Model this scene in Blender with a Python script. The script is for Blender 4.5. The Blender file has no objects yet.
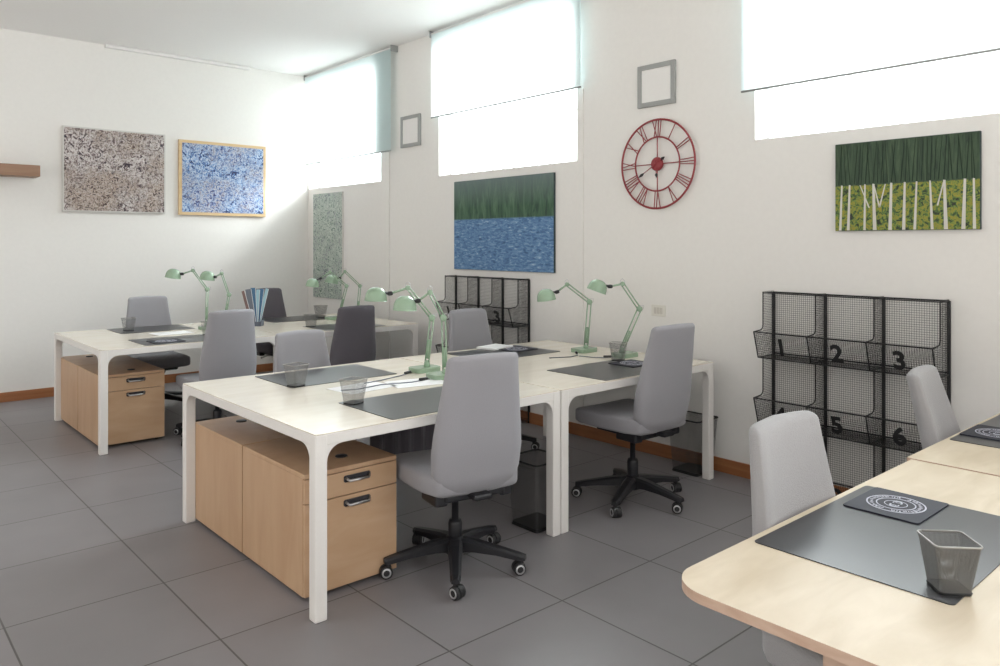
import bpy, bmesh, math, random
from mathutils import Vector, Matrix
PI = math.pi
S = bpy.context.scene
C = S.collection
random.seed(4)

# ------------------------------------------------------------------ materials
def new_mat(name):
    m = bpy.data.materials.new(name); m.use_nodes = True
    nt = m.node_tree; b = nt.nodes['Principled BSDF']
    return m, nt, b
def plain(name, col, rough=.5, metal=0, spec=.5, bump=0, bscale=80, coat=0, sheen=0):
    m, nt, b = new_mat(name)
    b.inputs['Base Color'].default_value = (*col, 1)
    b.inputs['Roughness'].default_value = rough
    b.inputs['Metallic'].default_value = metal
    b.inputs['Specular IOR Level'].default_value = spec
    if coat: b.inputs['Coat Weight'].default_value = coat; b.inputs['Coat Roughness'].default_value = .12
    if sheen: b.inputs['Sheen Weight'].default_value = sheen
    tc = nt.nodes.new('ShaderNodeTexCoord')
    n = nt.nodes.new('ShaderNodeTexNoise'); n.inputs['Scale'].default_value = bscale
    n.inputs['Detail'].default_value = 4
    nt.links.new(tc.outputs['Object'], n.inputs['Vector'])
    mr = nt.nodes.new('ShaderNodeMixRGB'); mr.blend_type = 'MULTIPLY'
    mr.inputs['Fac'].default_value = .12 if bump > .2 else .05
    mr.inputs['Color1'].default_value = (*col, 1)
    nt.links.new(n.outputs['Fac'], mr.inputs['Color2'])
    nt.links.new(mr.outputs['Color'], b.inputs['Base Color'])
    if bump:
        bp = nt.nodes.new('ShaderNodeBump'); bp.inputs['Strength'].default_value = bump
        bp.inputs['Distance'].default_value = .002
        nt.links.new(n.outputs['Fac'], bp.inputs['Height']); nt.links.new(bp.outputs['Normal'], b.inputs['Normal'])
    return m
def wood(name, c1, c2, rough=.35, scale=(1, 1, 9), coat=0, spec=.5):
    m, nt, b = new_mat(name)
    tc = nt.nodes.new('ShaderNodeTexCoord'); mp = nt.nodes.new('ShaderNodeMapping')
    mp.inputs['Scale'].default_value = scale
    nt.links.new(tc.outputs['Object'], mp.inputs['Vector'])
    n = nt.nodes.new('ShaderNodeTexNoise'); n.inputs['Scale'].default_value = 2.2
    n.inputs['Detail'].default_value = 6; n.inputs['Distortion'].default_value = .6
    nt.links.new(mp.outputs['Vector'], n.inputs['Vector'])
    r = nt.nodes.new('ShaderNodeValToRGB')
    r.color_ramp.elements[0].position = .32; r.color_ramp.elements[0].color = (*c1, 1)
    r.color_ramp.elements[1].position = .68; r.color_ramp.elements[1].color = (*c2, 1)
    nt.links.new(n.outputs['Fac'], r.inputs['Fac']); nt.links.new(r.outputs['Color'], b.inputs['Base Color'])
    b.inputs['Roughness'].default_value = rough
    b.inputs['Specular IOR Level'].default_value = spec
    if coat: b.inputs['Coat Weight'].default_value = coat; b.inputs['Coat Roughness'].default_value = .15
    return m
def wire_mesh(name, pitch, frac, col=(.012, .012, .013), rough=.5, metal=.3, axes='auto'):
    """square woven wire: opaque wire lines, clear holes, laid out by the surface UV (metres)"""
    m, nt, b = new_mat(name)
    b.inputs['Base Color'].default_value = (*col, 1); b.inputs['Roughness'].default_value = rough
    b.inputs['Metallic'].default_value = metal
    uv = nt.nodes.new('ShaderNodeUVMap'); uv.uv_map = 'UVMap'
    sp = nt.nodes.new('ShaderNodeSeparateXYZ'); nt.links.new(uv.outputs['UV'], sp.inputs[0])
    outs = []
    for ax in ('X', 'Y'):
        d = nt.nodes.new('ShaderNodeMath'); d.operation = 'DIVIDE'; d.inputs[1].default_value = pitch
        nt.links.new(sp.outputs[ax], d.inputs[0])
        f = nt.nodes.new('ShaderNodeMath'); f.operation = 'FRACT'; nt.links.new(d.outputs[0], f.inputs[0])
        l = nt.nodes.new('ShaderNodeMath'); l.operation = 'LESS_THAN'; l.inputs[1].default_value = frac
        nt.links.new(f.outputs[0], l.inputs[0]); outs.append(l)
    mx = nt.nodes.new('ShaderNodeMath'); mx.operation = 'MAXIMUM'
    nt.links.new(outs[0].outputs[0], mx.inputs[0]); nt.links.new(outs[1].outputs[0], mx.inputs[1])
    nt.links.new(mx.outputs[0], b.inputs['Alpha'])
    return m

M = {}
M['wall'] = plain('wall_paint', (.80, .785, .755), .85, bump=.05, bscale=30, spec=.2)
M['ceiling'] = plain('ceiling_paint', (.88, .87, .855), .9, spec=.1)
M['white_trim'] = plain('white_trim', (.80, .79, .77), .6)
M['base'] = wood('baseboard_wood', (.28, .105, .04), (.36, .15, .06), .4, (1, 1, 20))
M['shelf'] = wood('shelf_wood', (.27, .15, .09), (.34, .2, .125), .5, (1, 8, 8))
M['top'] = wood('pale_birch_top', (.75, .68, .57), (.80, .74, .64), .17, (1.2, 7, 7), spec=.5)
M['top_fg'] = wood('birch_top', (.55, .46, .33), (.66, .57, .44), .42, (1.5, 5, 5), spec=.22)
M['top_edge'] = wood('birch_edge', (.50, .34, .25), (.58, .42, .32), .4, (2, 6, 20))
M['frame'] = plain('white_lacquered_metal', (.80, .775, .74), .35)
M['cab'] = wood('beech_front', (.50, .32, .185), (.56, .375, .235), .38, (1.5, 1.5, 6))
M['cab_side'] = wood('beech_side', (.48, .30, .175), (.54, .36, .22), .4, (5, 5, 1))
M['cab_in'] = plain('cabinet_gap', (.06, .035, .02), .8)
M['chrome'] = plain('brushed_handle', (.55, .55, .56), .28, 1)
M['handle_dark'] = plain('handle_recess', (.03, .03, .035), .4)
M['black'] = plain('black_plastic', (.014, .014, .017), .42)
M['wheel'] = plain('caster_rubber', (.02, .02, .022), .5)
M['silver'] = plain('silver_ring', (.55, .55, .56), .35, .6)
M['fabric'] = plain('light_grey_fabric', (.33, .325, .345), .95, bump=.6, bscale=350, spec=.15, sheen=.2)
M['fabric_dark'] = plain('dark_grey_fabric', (.125, .115, .13), .95, bump=.6, bscale=350, spec=.15, sheen=.2)
M['fabric_fg'] = plain('mid_grey_fabric', (.36, .355, .36), .95, bump=.8, bscale=260, spec=.15, sheen=.2)
M['mat'] = plain('desk_mat_leather', (.038, .039, .042), .30, bump=.03, bscale=500, spec=.4)
M['pad'] = plain('mousepad_cloth', (.018, .019, .032), .7)
M['ink'] = plain('pad_print', (.50, .50, .58), .6)
M['green'] = plain('mint_enamel', (.29, .41, .29), .25, coat=.3)
M['green_in'] = plain('shade_inside', (.62, .66, .58), .5)
M['red'] = plain('clock_red', (.27, .028, .035), .45)
M['grey_frame'] = plain('grey_frame', (.33, .34, .33), .5)
M['paper'] = plain('paper', (.82, .82, .82), .7)
M['blue'] = plain('cover_blue', (.03, .12, .24), .4)
M['slate'] = plain('cover_slate', (.12, .14, .18), .4)
M['teal'] = plain('cover_pale_teal', (.33, .52, .60), .4)
M['brownc'] = plain('cover_brown', (.16, .09, .08), .4)
M['rack'] = plain('rack_black_iron', (.010, .010, .011), .5)
M['mesh_rack'] = wire_mesh('rack_wire_mesh', .0125, .13)
M['mesh_rack2'] = wire_mesh('rack_wire_mesh_fine', .010, .22)
M['mesh_floor'] = wire_mesh('rack_floor_mesh', .008, .42)
M['mesh_bin'] = wire_mesh('bin_wire_mesh', .003, .17, (.085, .085, .085))
M['mesh_cup_near'] = wire_mesh('near_cup_wire_mesh', .0022, .36, (.13, .125, .115), .4, .5)
M['mesh_cup'] = wire_mesh('cup_wire_mesh', .0022, .20, (.20, .20, .20), .4, .5)
M['rim'] = plain('cup_rim', (.34, .33, .31), .35, .7)
M['socket'] = plain('socket_plastic', (.72, .70, .64), .4)
M['socket_gap'] = plain('socket_gap', (.58, .55, .50), .5)
M['outside_white'] = plain('outside_white', (.85, .85, .85), .8)
M['canvas_edge'] = plain('canvas_edge', (.62, .61, .58), .8)
M['birch_edge'] = wood('light_wood_frame', (.60, .42, .22), (.68, .5, .28), .5)
M['dark_edge'] = plain('dark_canvas_edge', (.03, .05, .055), .7)
M['trunk'] = plain('painted_birch_bark', (.62, .60, .55), .8, bscale=60)
M['trunkd'] = plain('painted_dark_branch', (.012, .03, .016), .8)

# floor tiles
def floor_mat():
    m, nt, b = new_mat('grey_floor_tiles')
    tc = nt.nodes.new('ShaderNodeTexCoord'); mp = nt.nodes.new('ShaderNodeMapping'); mp.vector_type = 'POINT'
    mp.inputs['Location'].default_value = (-.513 + 5 * .588, -1.545 + 5 * .632, 0)
    nt.links.new(tc.outputs['Object'], mp.inputs['Vector'])
    br = nt.nodes.new('ShaderNodeTexBrick'); br.offset = 0; br.squash = 1
    br.inputs['Scale'].default_value = 1; br.inputs['Mortar Size'].default_value = .0038
    br.inputs['Mortar Smooth'].default_value = .2
    br.inputs['Brick Width'].default_value = .588; br.inputs['Row Height'].default_value = .632
    br.inputs['Color1'].default_value = (.236, .222, .230, 1); br.inputs['Color2'].default_value = (.252, .237, .246, 1)
    br.inputs['Mortar'].default_value = (.085, .078, .075, 1)
    nt.links.new(mp.outputs['Vector'], br.inputs['Vector'])
    n = nt.nodes.new('ShaderNodeTexNoise'); n.inputs['Scale'].default_value = 2.5; n.inputs['Detail'].default_value = 8
    nt.links.new(tc.outputs['Object'], n.inputs['Vector'])
    mr = nt.nodes.new('ShaderNodeMixRGB'); mr.blend_type = 'MULTIPLY'; mr.inputs['Fac'].default_value = .25
    nt.links.new(br.outputs['Color'], mr.inputs['Color1']); nt.links.new(n.outputs['Fac'], mr.inputs['Color2'])
    g = nt.nodes.new('ShaderNodeBrightContrast'); g.inputs['Bright'].default_value = .006
    nt.links.new(mr.outputs['Color'], g.inputs['Color'])
    nt.links.new(g.outputs['Color'], b.inputs['Base Color'])
    b.inputs['Roughness'].default_value = .42
    b.inputs['Specular IOR Level'].default_value = .45
    bp = nt.nodes.new('ShaderNodeBump'); bp.inputs['Strength'].default_value = .3; bp.inputs['Distance'].default_value = .002
    bp.invert = True
    nt.links.new(br.outputs['Fac'], bp.inputs['Height']); nt.links.new(bp.outputs['Normal'], b.inputs['Normal'])
    return m
M['floor'] = floor_mat()

def splatter(name, stops, scale=30, dist=1.5, stops2=None, mixscale=3, rough=.6):
    """paint dribbles: distorted noise through a colour ramp, two palettes mixed by a broad noise"""
    m, nt, b = new_mat(name)
    tc = nt.nodes.new('ShaderNodeTexCoord')
    def layer(st, sc, off):
        mp = nt.nodes.new('ShaderNodeMapping'); mp.inputs['Location'].default_value = (off, off * 2, off)
        nt.links.new(tc.outputs['Object'], mp.inputs['Vector'])
        n = nt.nodes.new('ShaderNodeTexNoise'); n.inputs['Scale'].default_value = sc
        n.inputs['Detail'].default_value = 3; n.inputs['Distortion'].default_value = dist; n.inputs['Roughness'].default_value = .65
        nt.links.new(mp.outputs['Vector'], n.inputs['Vector'])
        r = nt.nodes.new('ShaderNodeValToRGB'); e = r.color_ramp.elements
        e[0].position = st[0][0]; e[0].color = (*st[0][1], 1)
        e[1].position = st[-1][0]; e[1].color = (*st[-1][1], 1)
        for p, c in st[1:-1]:
            x = e.new(p); x.color = (*c, 1)
        nt.links.new(n.outputs['Fac'], r.inputs['Fac'])
        return r
    a = layer(stops, scale, 0)
    if stops2:
        a2 = layer(stops2, scale * 1.1, 7.3)
        n2 = nt.nodes.new('ShaderNodeTexNoise'); n2.inputs['Scale'].default_value = mixscale; n2.inputs['Detail'].default_value = 5
        nt.links.new(tc.outputs['Object'], n2.inputs['Vector'])
        r2 = nt.nodes.new('ShaderNodeValToRGB'); r2.color_ramp.elements[0].position = .44; r2.color_ramp.elements[1].position = .58
        nt.links.new(n2.outputs['Fac'], r2.inputs['Fac'])
        mx = nt.nodes.new('ShaderNodeMixRGB'); nt.links.new(r2.outputs['Color'], mx.inputs['Fac'])
        nt.links.new(a.outputs['Color'], mx.inputs['Color1']); nt.links.new(a2.outputs['Color'], mx.inputs['Color2'])
        nt.links.new(mx.outputs['Color'], b.inputs['Base Color'])
    else:
        nt.links.new(a.outputs['Color'], b.inputs['Base Color'])
    b.inputs['Roughness'].default_value = rough
    return m
M['art_brown'] = splatter('art_brown_splatter',
    [(.38, (.015, .01, .025)), (.45, (.14, .09, .09)), (.50, (.52, .46, .44)), (.56, (.72, .69, .68)), (.63, (.14, .10, .10))], 26, 1.6,
    [(.39, (.03, .015, .02)), (.46, (.22, .15, .11)), (.51, (.60, .54, .50)), (.58, (.34, .25, .20)), (.66, (.10, .07, .07))], 2.5)
M['art_blue'] = splatter('art_blue_splatter',
    [(.38, (.01, .015, .07)), (.45, (.06, .13, .36)), (.50, (.22, .38, .62)), (.56, (.60, .66, .72)), (.64, (.07, .14, .36))], 24, 1.6,
    [(.39, (.03, .03, .12)), (.46, (.16, .24, .46)), (.52, (.55, .60, .68)), (.60, (.26, .22, .24)), (.68, (.05, .06, .2))], 3)
M['art_green'] = splatter('art_green_splatter',
    [(.38, (.03, .09, .06)), (.45, (.24, .33, .28)), (.51, (.66, .69, .63)), (.64, (.26, .34, .29))], 42, 1.5,
    [(.38, (.03, .04, .06)), (.46, (.27, .31, .32)), (.52, (.64, .66, .61)), (.62, (.14, .28, .18))], 6)
def banded(name, z_split, low_stops, high_stops, lowscale, highscale, soft=.012):
    """landscape painting: one brushwork above a horizon line, another below"""
    m, nt, b = new_mat(name)
    tc = nt.nodes.new('ShaderNodeTexCoord')
    sp = nt.nodes.new('ShaderNodeSeparateXYZ'); nt.links.new(tc.outputs['Object'], sp.inputs[0])
    outs = []
    for st, sc in ((low_stops, lowscale), (high_stops, highscale)):
        mp = nt.nodes.new('ShaderNodeMapping'); mp.inputs['Scale'].default_value = sc
        nt.links.new(tc.outputs['Object'], mp.inputs['Vector'])
        n = nt.nodes.new('ShaderNodeTexNoise'); n.inputs['Scale'].default_value = 1
        n.inputs['Detail'].default_value = 5; n.inputs['Distortion'].default_value = .8; n.inputs['Roughness'].default_value = .65
        nt.links.new(mp.outputs['Vector'], n.inputs['Vector'])
        r = nt.nodes.new('ShaderNodeValToRGB'); e = r.color_ramp.elements
        e[0].position = st[0][0]; e[0].color = (*st[0][1], 1)
        e[1].position = st[-1][0]; e[1].color = (*st[-1][1], 1)
        for p, c in st[1:-1]:
            x = e.new(p); x.color = (*c, 1)
        nt.links.new(n.outputs['Fac'], r.inputs['Fac']); outs.append(r)
    mr = nt.nodes.new('ShaderNodeMapRange'); mr.inputs['From Min'].default_value = z_split - soft; mr.inputs['From Max'].default_value = z_split + soft
    nt.links.new(sp.outputs['Z'], mr.inputs['Value'])
    mx = nt.nodes.new('ShaderNodeMixRGB'); nt.links.new(mr.outputs[0], mx.inputs['Fac'])
    nt.links.new(outs[0].outputs['Color'], mx.inputs['Color1']); nt.links.new(outs[1].outputs['Color'], mx.inputs['Color2'])
    b.inputs['Roughness'].default_value = .55
    return m, nt, b, mx, sp
m, nt, b, mx, sp = banded('art_lake', .05,
    [(.33, (.03, .09, .20)), (.45, (.07, .17, .34)), (.56, (.13, .25, .43)), (.64, (.22, .36, .52)), (.72, (.60, .70, .74))],
    [(.35, (.015, .045, .03)), (.5, (.035, .095, .05)), (.68, (.09, .17, .10))], (1, 18, 60), (1, 22, 4), .008)
# grey mist towards the painting's top edge (painted, fixed to the canvas)
mr = nt.nodes.new('ShaderNodeMapRange'); mr.inputs['From Min'].default_value = .15; mr.inputs['From Max'].default_value = .40
nt.links.new(sp.outputs['Z'], mr.inputs['Value'])
mul = nt.nodes.new('ShaderNodeMath'); mul.operation = 'MULTIPLY'; mul.inputs[1].default_value = .8
nt.links.new(mr.outputs[0], mul.inputs[0])
mx2 = nt.nodes.new('ShaderNodeMixRGB'); mx2.inputs['Color2'].default_value = (.15, .20, .20, 1)
nt.links.new(mul.outputs[0], mx2.inputs['Fac']); nt.links.new(mx.outputs['Color'], mx2.inputs['Color1'])
nt.links.new(mx2.outputs['Color'], b.inputs['Base Color'])
M['art_lake'] = m
m, nt, b, mx, sp = banded('art_birch_wood', .006,
    [(.38, (.015, .02, .01)), (.45, (.07, .14, .03)), (.50, (.16, .24, .04)), (.55, (.33, .27, .02)), (.62, (.10, .17, .04))],
    [(.35, (.01, .028, .014)), (.5, (.028, .062, .028)), (.68, (.055, .095, .045))], (1, 38, 38), (1, 60, 6), .003)
nt.links.new(mx.outputs['Color'], b.inputs['Base Color'])
M['art_birch'] = m

# glass: clear pane with a faint reflection
m, nt, b = new_mat('window_glass')
nt.nodes.remove(b)
o = nt.nodes['Material Output']
tr = nt.nodes.new('ShaderNodeBsdfTransparent'); tr.inputs['Color'].default_value = (.96, .98, .98, 1)
gl = nt.nodes.new('ShaderNodeBsdfGlossy'); gl.inputs['Roughness'].default_value = .02
mxs = nt.nodes.new('ShaderNodeMixShader'); mxs.inputs['Fac'].default_value = .05
nt.links.new(tr.outputs[0], mxs.inputs[1]); nt.links.new(gl.outputs[0], mxs.inputs[2]); nt.links.new(mxs.outputs[0], o.inputs['Surface'])
M['glass'] = m
# roller blind cloth: pale aqua, lets daylight through
m, nt, b = new_mat('blind_cloth')
nt.nodes.remove(b)
o = nt.nodes['Material Output']
d = nt.nodes.new('ShaderNodeBsdfDiffuse'); d.inputs['Color'].default_value = (.50, .64, .66, 1)
t = nt.nodes.new('ShaderNodeBsdfTranslucent'); t.inputs['Color'].default_value = (.92, .925, .915, 1)
mxs = nt.nodes.new('ShaderNodeMixShader'); mxs.inputs['Fac'].default_value = .62
wv = nt.nodes.new('ShaderNodeTexNoise'); wv.inputs['Scale'].default_value = 200
bp = nt.nodes.new('ShaderNodeBump'); bp.inputs['Strength'].default_value = .1
nt.links.new(wv.outputs['Fac'], bp.inputs['Height']); nt.links.new(bp.outputs['Normal'], d.inputs['Normal'])
nt.links.new(d.outputs[0], mxs.inputs[1]); nt.links.new(t.outputs[0], mxs.inputs[2]); nt.links.new(mxs.outputs[0], o.inputs['Surface'])
M['blind'] = m

# ------------------------------------------------------------------ mesh helpers
class MB:
    def __init__(s): s.bm = bmesh.new(); s.uv = s.bm.loops.layers.uv.new('UVMap')
    def box(s, x0, x1, y0, y1, z0, z1, mi=0, bevel=0, seg=2, mat=None):
        b2 = bmesh.new()
        r = bmesh.ops.create_cube(b2, size=1)
        for v in b2.verts:
            v.co = Vector(((x0 + x1) / 2 + v.co.x * (x1 - x0), (y0 + y1) / 2 + v.co.y * (y1 - y0), (z0 + z1) / 2 + v.co.z * (z1 - z0)))
        if bevel: bmesh.ops.bevel(b2, geom=b2.edges[:], offset=bevel, segments=seg, affect='EDGES', profile=.5)
        s.merge(b2, mi, mat); return s
    def merge(s, b2, mi=0, mat=None):
        mp = {}
        for v in b2.verts: mp[v] = s.bm.verts.new(mat @ v.co if mat else v.co)
        for f in b2.faces:
            try: nf = s.bm.faces.new([mp[v] for v in f.verts])
            except ValueError: continue
            nf.material_index = mi; nf.smooth = f.smooth
        b2.free()
    def tube(s, pts, r, n=8, mi=0, cap=True, smooth=True):
        pts = [Vector(p) for p in pts]; rs = r if isinstance(r, (list, tuple)) else [r] * len(pts)
        rings = []; up = None
        for i, p in enumerate(pts):
            d = (pts[min(i + 1, len(pts) - 1)] - pts[max(i - 1, 0)]).normalized()
            if up is None:
                up = Vector((0, 0, 1)) if abs(d.z) < .9 else Vector((1, 0, 0))
            a = d.cross(up).normalized(); b = d.cross(a).normalized(); up = b.cross(d) if b.cross(d).length > 0 else up
            up = -b
            rings.append([s.bm.verts.new(p + (a * math.cos(2 * PI * k / n) + b * math.sin(2 * PI * k / n)) * rs[i]) for k in range(n)])
        for i in range(len(rings) - 1):
            for k in range(n):
                f = s.bm.faces.new([rings[i][k], rings[i][(k + 1) % n], rings[i + 1][(k + 1) % n], rings[i + 1][k]])
                f.smooth = smooth; f.material_index = mi
        if cap:
            for rg in (rings[0], rings[-1]):
                f = s.bm.faces.new(rg); f.material_index = mi
        return s
    def lathe(s, prof, n=24, mat=None, mi=0, cap=True):
        """prof: (radius, height) list along local z"""
        rings = []
        for r, z in prof:
            ring = []
            for k in range(n):
                c = Vector((max(r, 1e-4) * math.cos(2 * PI * k / n), max(r, 1e-4) * math.sin(2 * PI * k / n), z))
                ring.append(s.bm.verts.new(mat @ c if mat else c))
            rings.append(ring)
        for i in range(len(rings) - 1):
            for k in range(n):
                f = s.bm.faces.new([rings[i][k], rings[i][(k + 1) % n], rings[i + 1][(k + 1) % n], rings[i + 1][k]])
                f.smooth = True; f.material_index = mi
        if cap:
            for rg in (rings[0], rings[-1]):
                f = s.bm.faces.new(rg); f.material_index = mi
        return s
    def loft(s, rings, mi=0, cap=True, smooth=True):
        vr = [[s.bm.verts.new(Vector(p)) for p in rg] for rg in rings]
        n = len(vr[0])
        for i in range(len(vr) - 1):
            for k in range(n):
                f = s.bm.faces.new([vr[i][k], vr[i][(k + 1) % n], vr[i + 1][(k + 1) % n], vr[i + 1][k]])
                f.smooth = smooth; f.material_index = mi
        if cap:
            for rg in (vr[0], vr[-1]):
                f = s.bm.faces.new(rg); f.material_index = mi; f.smooth = smooth
        return s
    def prism(s, poly, z0, z1, mi=0, mat=None, mi_side=None):
        """poly in xy, extruded in z"""
        a = [s.bm.verts.new((mat @ Vector((x, y, z0))) if mat else Vector((x, y, z0))) for x, y in poly]
        b = [s.bm.verts.new((mat @ Vector((x, y, z1))) if mat else Vector((x, y, z1))) for x, y in poly]
        n = len(poly)
        for f in (s.bm.faces.new(list(reversed(a))), s.bm.faces.new(b)): f.material_index = mi
        for k in range(n):
            f = s.bm.faces.new([a[k], a[(k + 1) % n], b[(k + 1) % n], b[k]])
            f.material_index = mi if mi_side is None else mi_side
        return s
    def sheet(s, p0, du, dv, mi=0):
        """parallelogram with UVs in metres"""
        p0, du, dv = Vector(p0), Vector(du), Vector(dv)
        return s.quad([p0, p0 + du, p0 + du + dv, p0 + dv], mi)
    def quad(s, ps, mi=0):
        ps = [Vector(p) for p in ps]
        vs = [s.bm.verts.new(p) for p in ps]
        f = s.bm.faces.new(vs); f.material_index = mi
        u = (ps[1] - ps[0]).normalized(); nrm = u.cross(ps[-1] - ps[0]).normalized(); v = nrm.cross(u)
        for l in f.loops:
            d = l.vert.co - ps[0]; l[s.uv].uv = (d.dot(u), d.dot(v))
        return s
    def build(s, name, mats, parent=None, fix=True, loc=None):
        if fix: bmesh.ops.recalc_face_normals(s.bm, faces=s.bm.faces[:])
        me = bpy.data.meshes.new(name); s.bm.to_mesh(me); s.bm.free()
        for mt in (mats if isinstance(mats, (list, tuple)) else [mats]): me.materials.append(mt)
        o = bpy.data.objects.new(name, me); C.objects.link(o)
        if parent: o.parent = parent
        if loc: o.location = loc
        return o
def tag(o, label, cat, group=None, kind=None):
    o['label'] = label; o['category'] = cat
    if group: o['group'] = group
    if kind: o['kind'] = kind
    return o
def thing(name, label, cat, loc=(0, 0, 0), rotz=0, group=None):
    o = bpy.data.objects.new(name, None); C.objects.link(o); o.empty_display_size = .1
    o.location = loc; o.rotation_euler = (0, 0, rotz)
    return tag(o, label, cat, group)
def struct(mb, name, mt, parent=None):
    o = mb.build(name, mt, parent)
    if not parent: o['kind'] = 'structure'
    return o
def dup(root, name=None, parent=None):
    c = root.copy(); C.objects.link(c)
    if parent: c.parent = parent
    for ch in [x for x in bpy.data.objects if x.parent == root]: dup(ch, None, c)
    return c
def align(p, d):
    """matrix taking local +z to direction d at p"""
    q = Vector((0, 0, 1)).rotation_difference(Vector(d).normalized())
    return Matrix.Translation(Vector(p)) @ q.to_matrix().to_4x4()
def rrect(x0, x1, y0, y1, r, n=6, which=(1, 1, 1, 1)):
    pts = []
    for (cx, cy, a0), w in zip(((x1 - r, y1 - r, 0), (x0 + r, y1 - r, 90), (x0 + r, y0 + r, 180), (x1 - r, y0 + r, 270)), which):
        if w:
            for k in range(n + 1):
                a = math.radians(a0 + 90 * k / n); pts.append((cx + r * math.cos(a), cy + r * math.sin(a)))
        else:
            pts.append((cx + (r if a0 in (0, 270) else -r), cy + (r if a0 in (0, 90) else -r)))
    return pts

# ------------------------------------------------------------------ camera
H = 1.475; F = 759.7; TH = math.atan(674.8 / 759.7)
cam = bpy.data.cameras.new('camera'); co = bpy.data.objects.new('camera', cam); C.objects.link(co)
cam.sensor_width = 36; cam.sensor_fit = 'HORIZONTAL'; cam.lens = F * 36 / 1000
cam.shift_y = -(333 - 243.75) / 1000
cam.clip_start = .05; cam.clip_end = 200
co.location = (0, 0, H); co.rotation_euler = (PI / 2, 0, -TH)
S.camera = co

# ------------------------------------------------------------------ room
WX, LY, CZ = 4.34, 8.36, 3.48
X0, Y0 = -3.2, -3.0
struct(MB().box(X0, WX + .35, Y0, LY + .3, -.12, 0), 'floor', M['floor'])
struct(MB().box(X0, WX + .35, Y0, LY + .3, CZ, CZ + .15), 'ceiling', M['ceiling'])
struct(MB().box(X0, WX + .35, LY, LY + .3, 0, CZ), 'wall_left', M['wall'])
# window wall with three high openings
wins = [(6.76, 8.34, 2.13, 3.36), (3.99, 5.755, 2.116, 3.36), (.72, 2.489, 2.123, 3.36)]
wb = MB()
T = .20
ys = [Y0, .72, 2.489, 3.99, 5.755, 6.76, 8.34, LY]
for i in range(len(ys) - 1):
    a, b_ = ys[i], ys[i + 1]
    w = next((q for q in wins if abs(q[0] - a) < 1e-6), None)
    if w:
        wb.box(WX, WX + T, a, b_, 0, w[2]); wb.box(WX, WX + T, a, b_, w[3], CZ)
    else: wb.box(WX, WX + T, a, b_, 0, CZ)
wallw = struct(wb, 'wall_right', M['wall'])
for n, (a, b_, z0, z1) in enumerate(wins, 1):
    f = MB(); fx = WX + .14; t = .02
    f.box(fx, fx + .05, a, a + t, z0, z1); f.box(fx, fx + .05, b_ - t, b_, z0, z1)
    f.box(fx, fx + .05, a + t, b_ - t, z0, z0 + t); f.box(fx, fx + .05, a + t, b_ - t, z1 - t, z1)
    mid = (a + b_) / 2
    w = struct(f, 'window_%d' % n, M['outside_white'])
    MB().box(fx + .02, fx + .026, a + t, b_ - t, z0 + t, z1 - t).build('window_pane', M['glass'], w)
# baseboards
struct(MB().box(WX - .014, WX, Y0, LY, 0, .09, bevel=.003), 'baseboard_right', M['base'])
struct(MB().box(X0, WX - .014, LY - .014, LY, 0, .09, bevel=.003), 'baseboard_left', M['base'])
# slim vertical cable ducts on the window wall
for k, y in enumerate((6.60, 3.93), 1):
    struct(MB().box(WX - .012, WX, y - .011, y + .011, .09, 2.42 if k == 1 else 2.66, bevel=.003), 'trim_%d' % k, M['wall'])
# slim white rail under the ceiling along the left wall
struct(MB().box(2.1, 3.6, LY - .05, LY, CZ - .035, CZ - .003, bevel=.004), 'trim_3', M['white_trim'])

# outside railing beyond the windows
def railing(y0, y1, label):
    t_ = thing('outdoor_railing', label, 'railing', (7.2, (y0 + y1) / 2, 2.0), 0, 'railings outside the windows')
    L = (y1 - y0) / 2
    MB().box(-.03, .03, -L, L, .12, .18).build('rail', M['outside_white'], t_)
    MB().box(-.03, .03, -L, L, 1.15, 1.21).build('rail', M['outside_white'], t_)
    n = int((y1 - y0) / .22)
    for k in range(n + 1):
        y = -L + (y1 - y0) * k / n
        MB().box(-.02, .02, y - .03, y + .03, .18 if 0 < k < n else 0, 1.15).build('baluster', M['outside_white'], t_)
railing(6.4, 9.4, 'pale railing seen faintly through the middle window below its blind')
railing(1.3, 4.3, 'pale railing seen faintly through the right hand window below its blind')
struct(MB().box(WX + .36, 12, Y0, 16, 1.85, 2.0), 'trim_4', M['outside_white'])   # pavement slab outside

# roller blinds
def blind(a, b_, z0, label):
    t_ = thing('roller_blind', label, 'blind', (WX, (a + b_) / 2, CZ), 0, 'roller blinds')
    L = (b_ - a) / 2; x = -.055
    MB().tube([(x, -L, -.035), (x, L, -.035)], .020, 14).build('roller', M['white_trim'], t_)
    for y in (-L - .004, L + .004):
        MB().box(x - .03, 0, y - .006, y + .006, -.065, -.002, bevel=.002).build('bracket', M['grey_frame'], t_)
    MB().box(x - .0215, x - .0205, -L + .01, L - .01, z0 - CZ, -.04).build('cloth', M['blind'], t_)
    MB().tube([(x - .021, -L + .01, z0 - CZ), (x - .021, L - .01, z0 - CZ)], .007, 8).build('bottom_bar', M['grey_frame'], t_)
blind(6.45, 8.30, 2.415, 'pale aqua roller blind on the window nearest the far corner')
blind(3.875, 5.785, 2.66, 'pale aqua roller blind on the middle window, above the lake painting')
blind(.50, 2.548, 2.42, 'pale aqua roller blind on the right hand window, above the birch painting')

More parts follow.
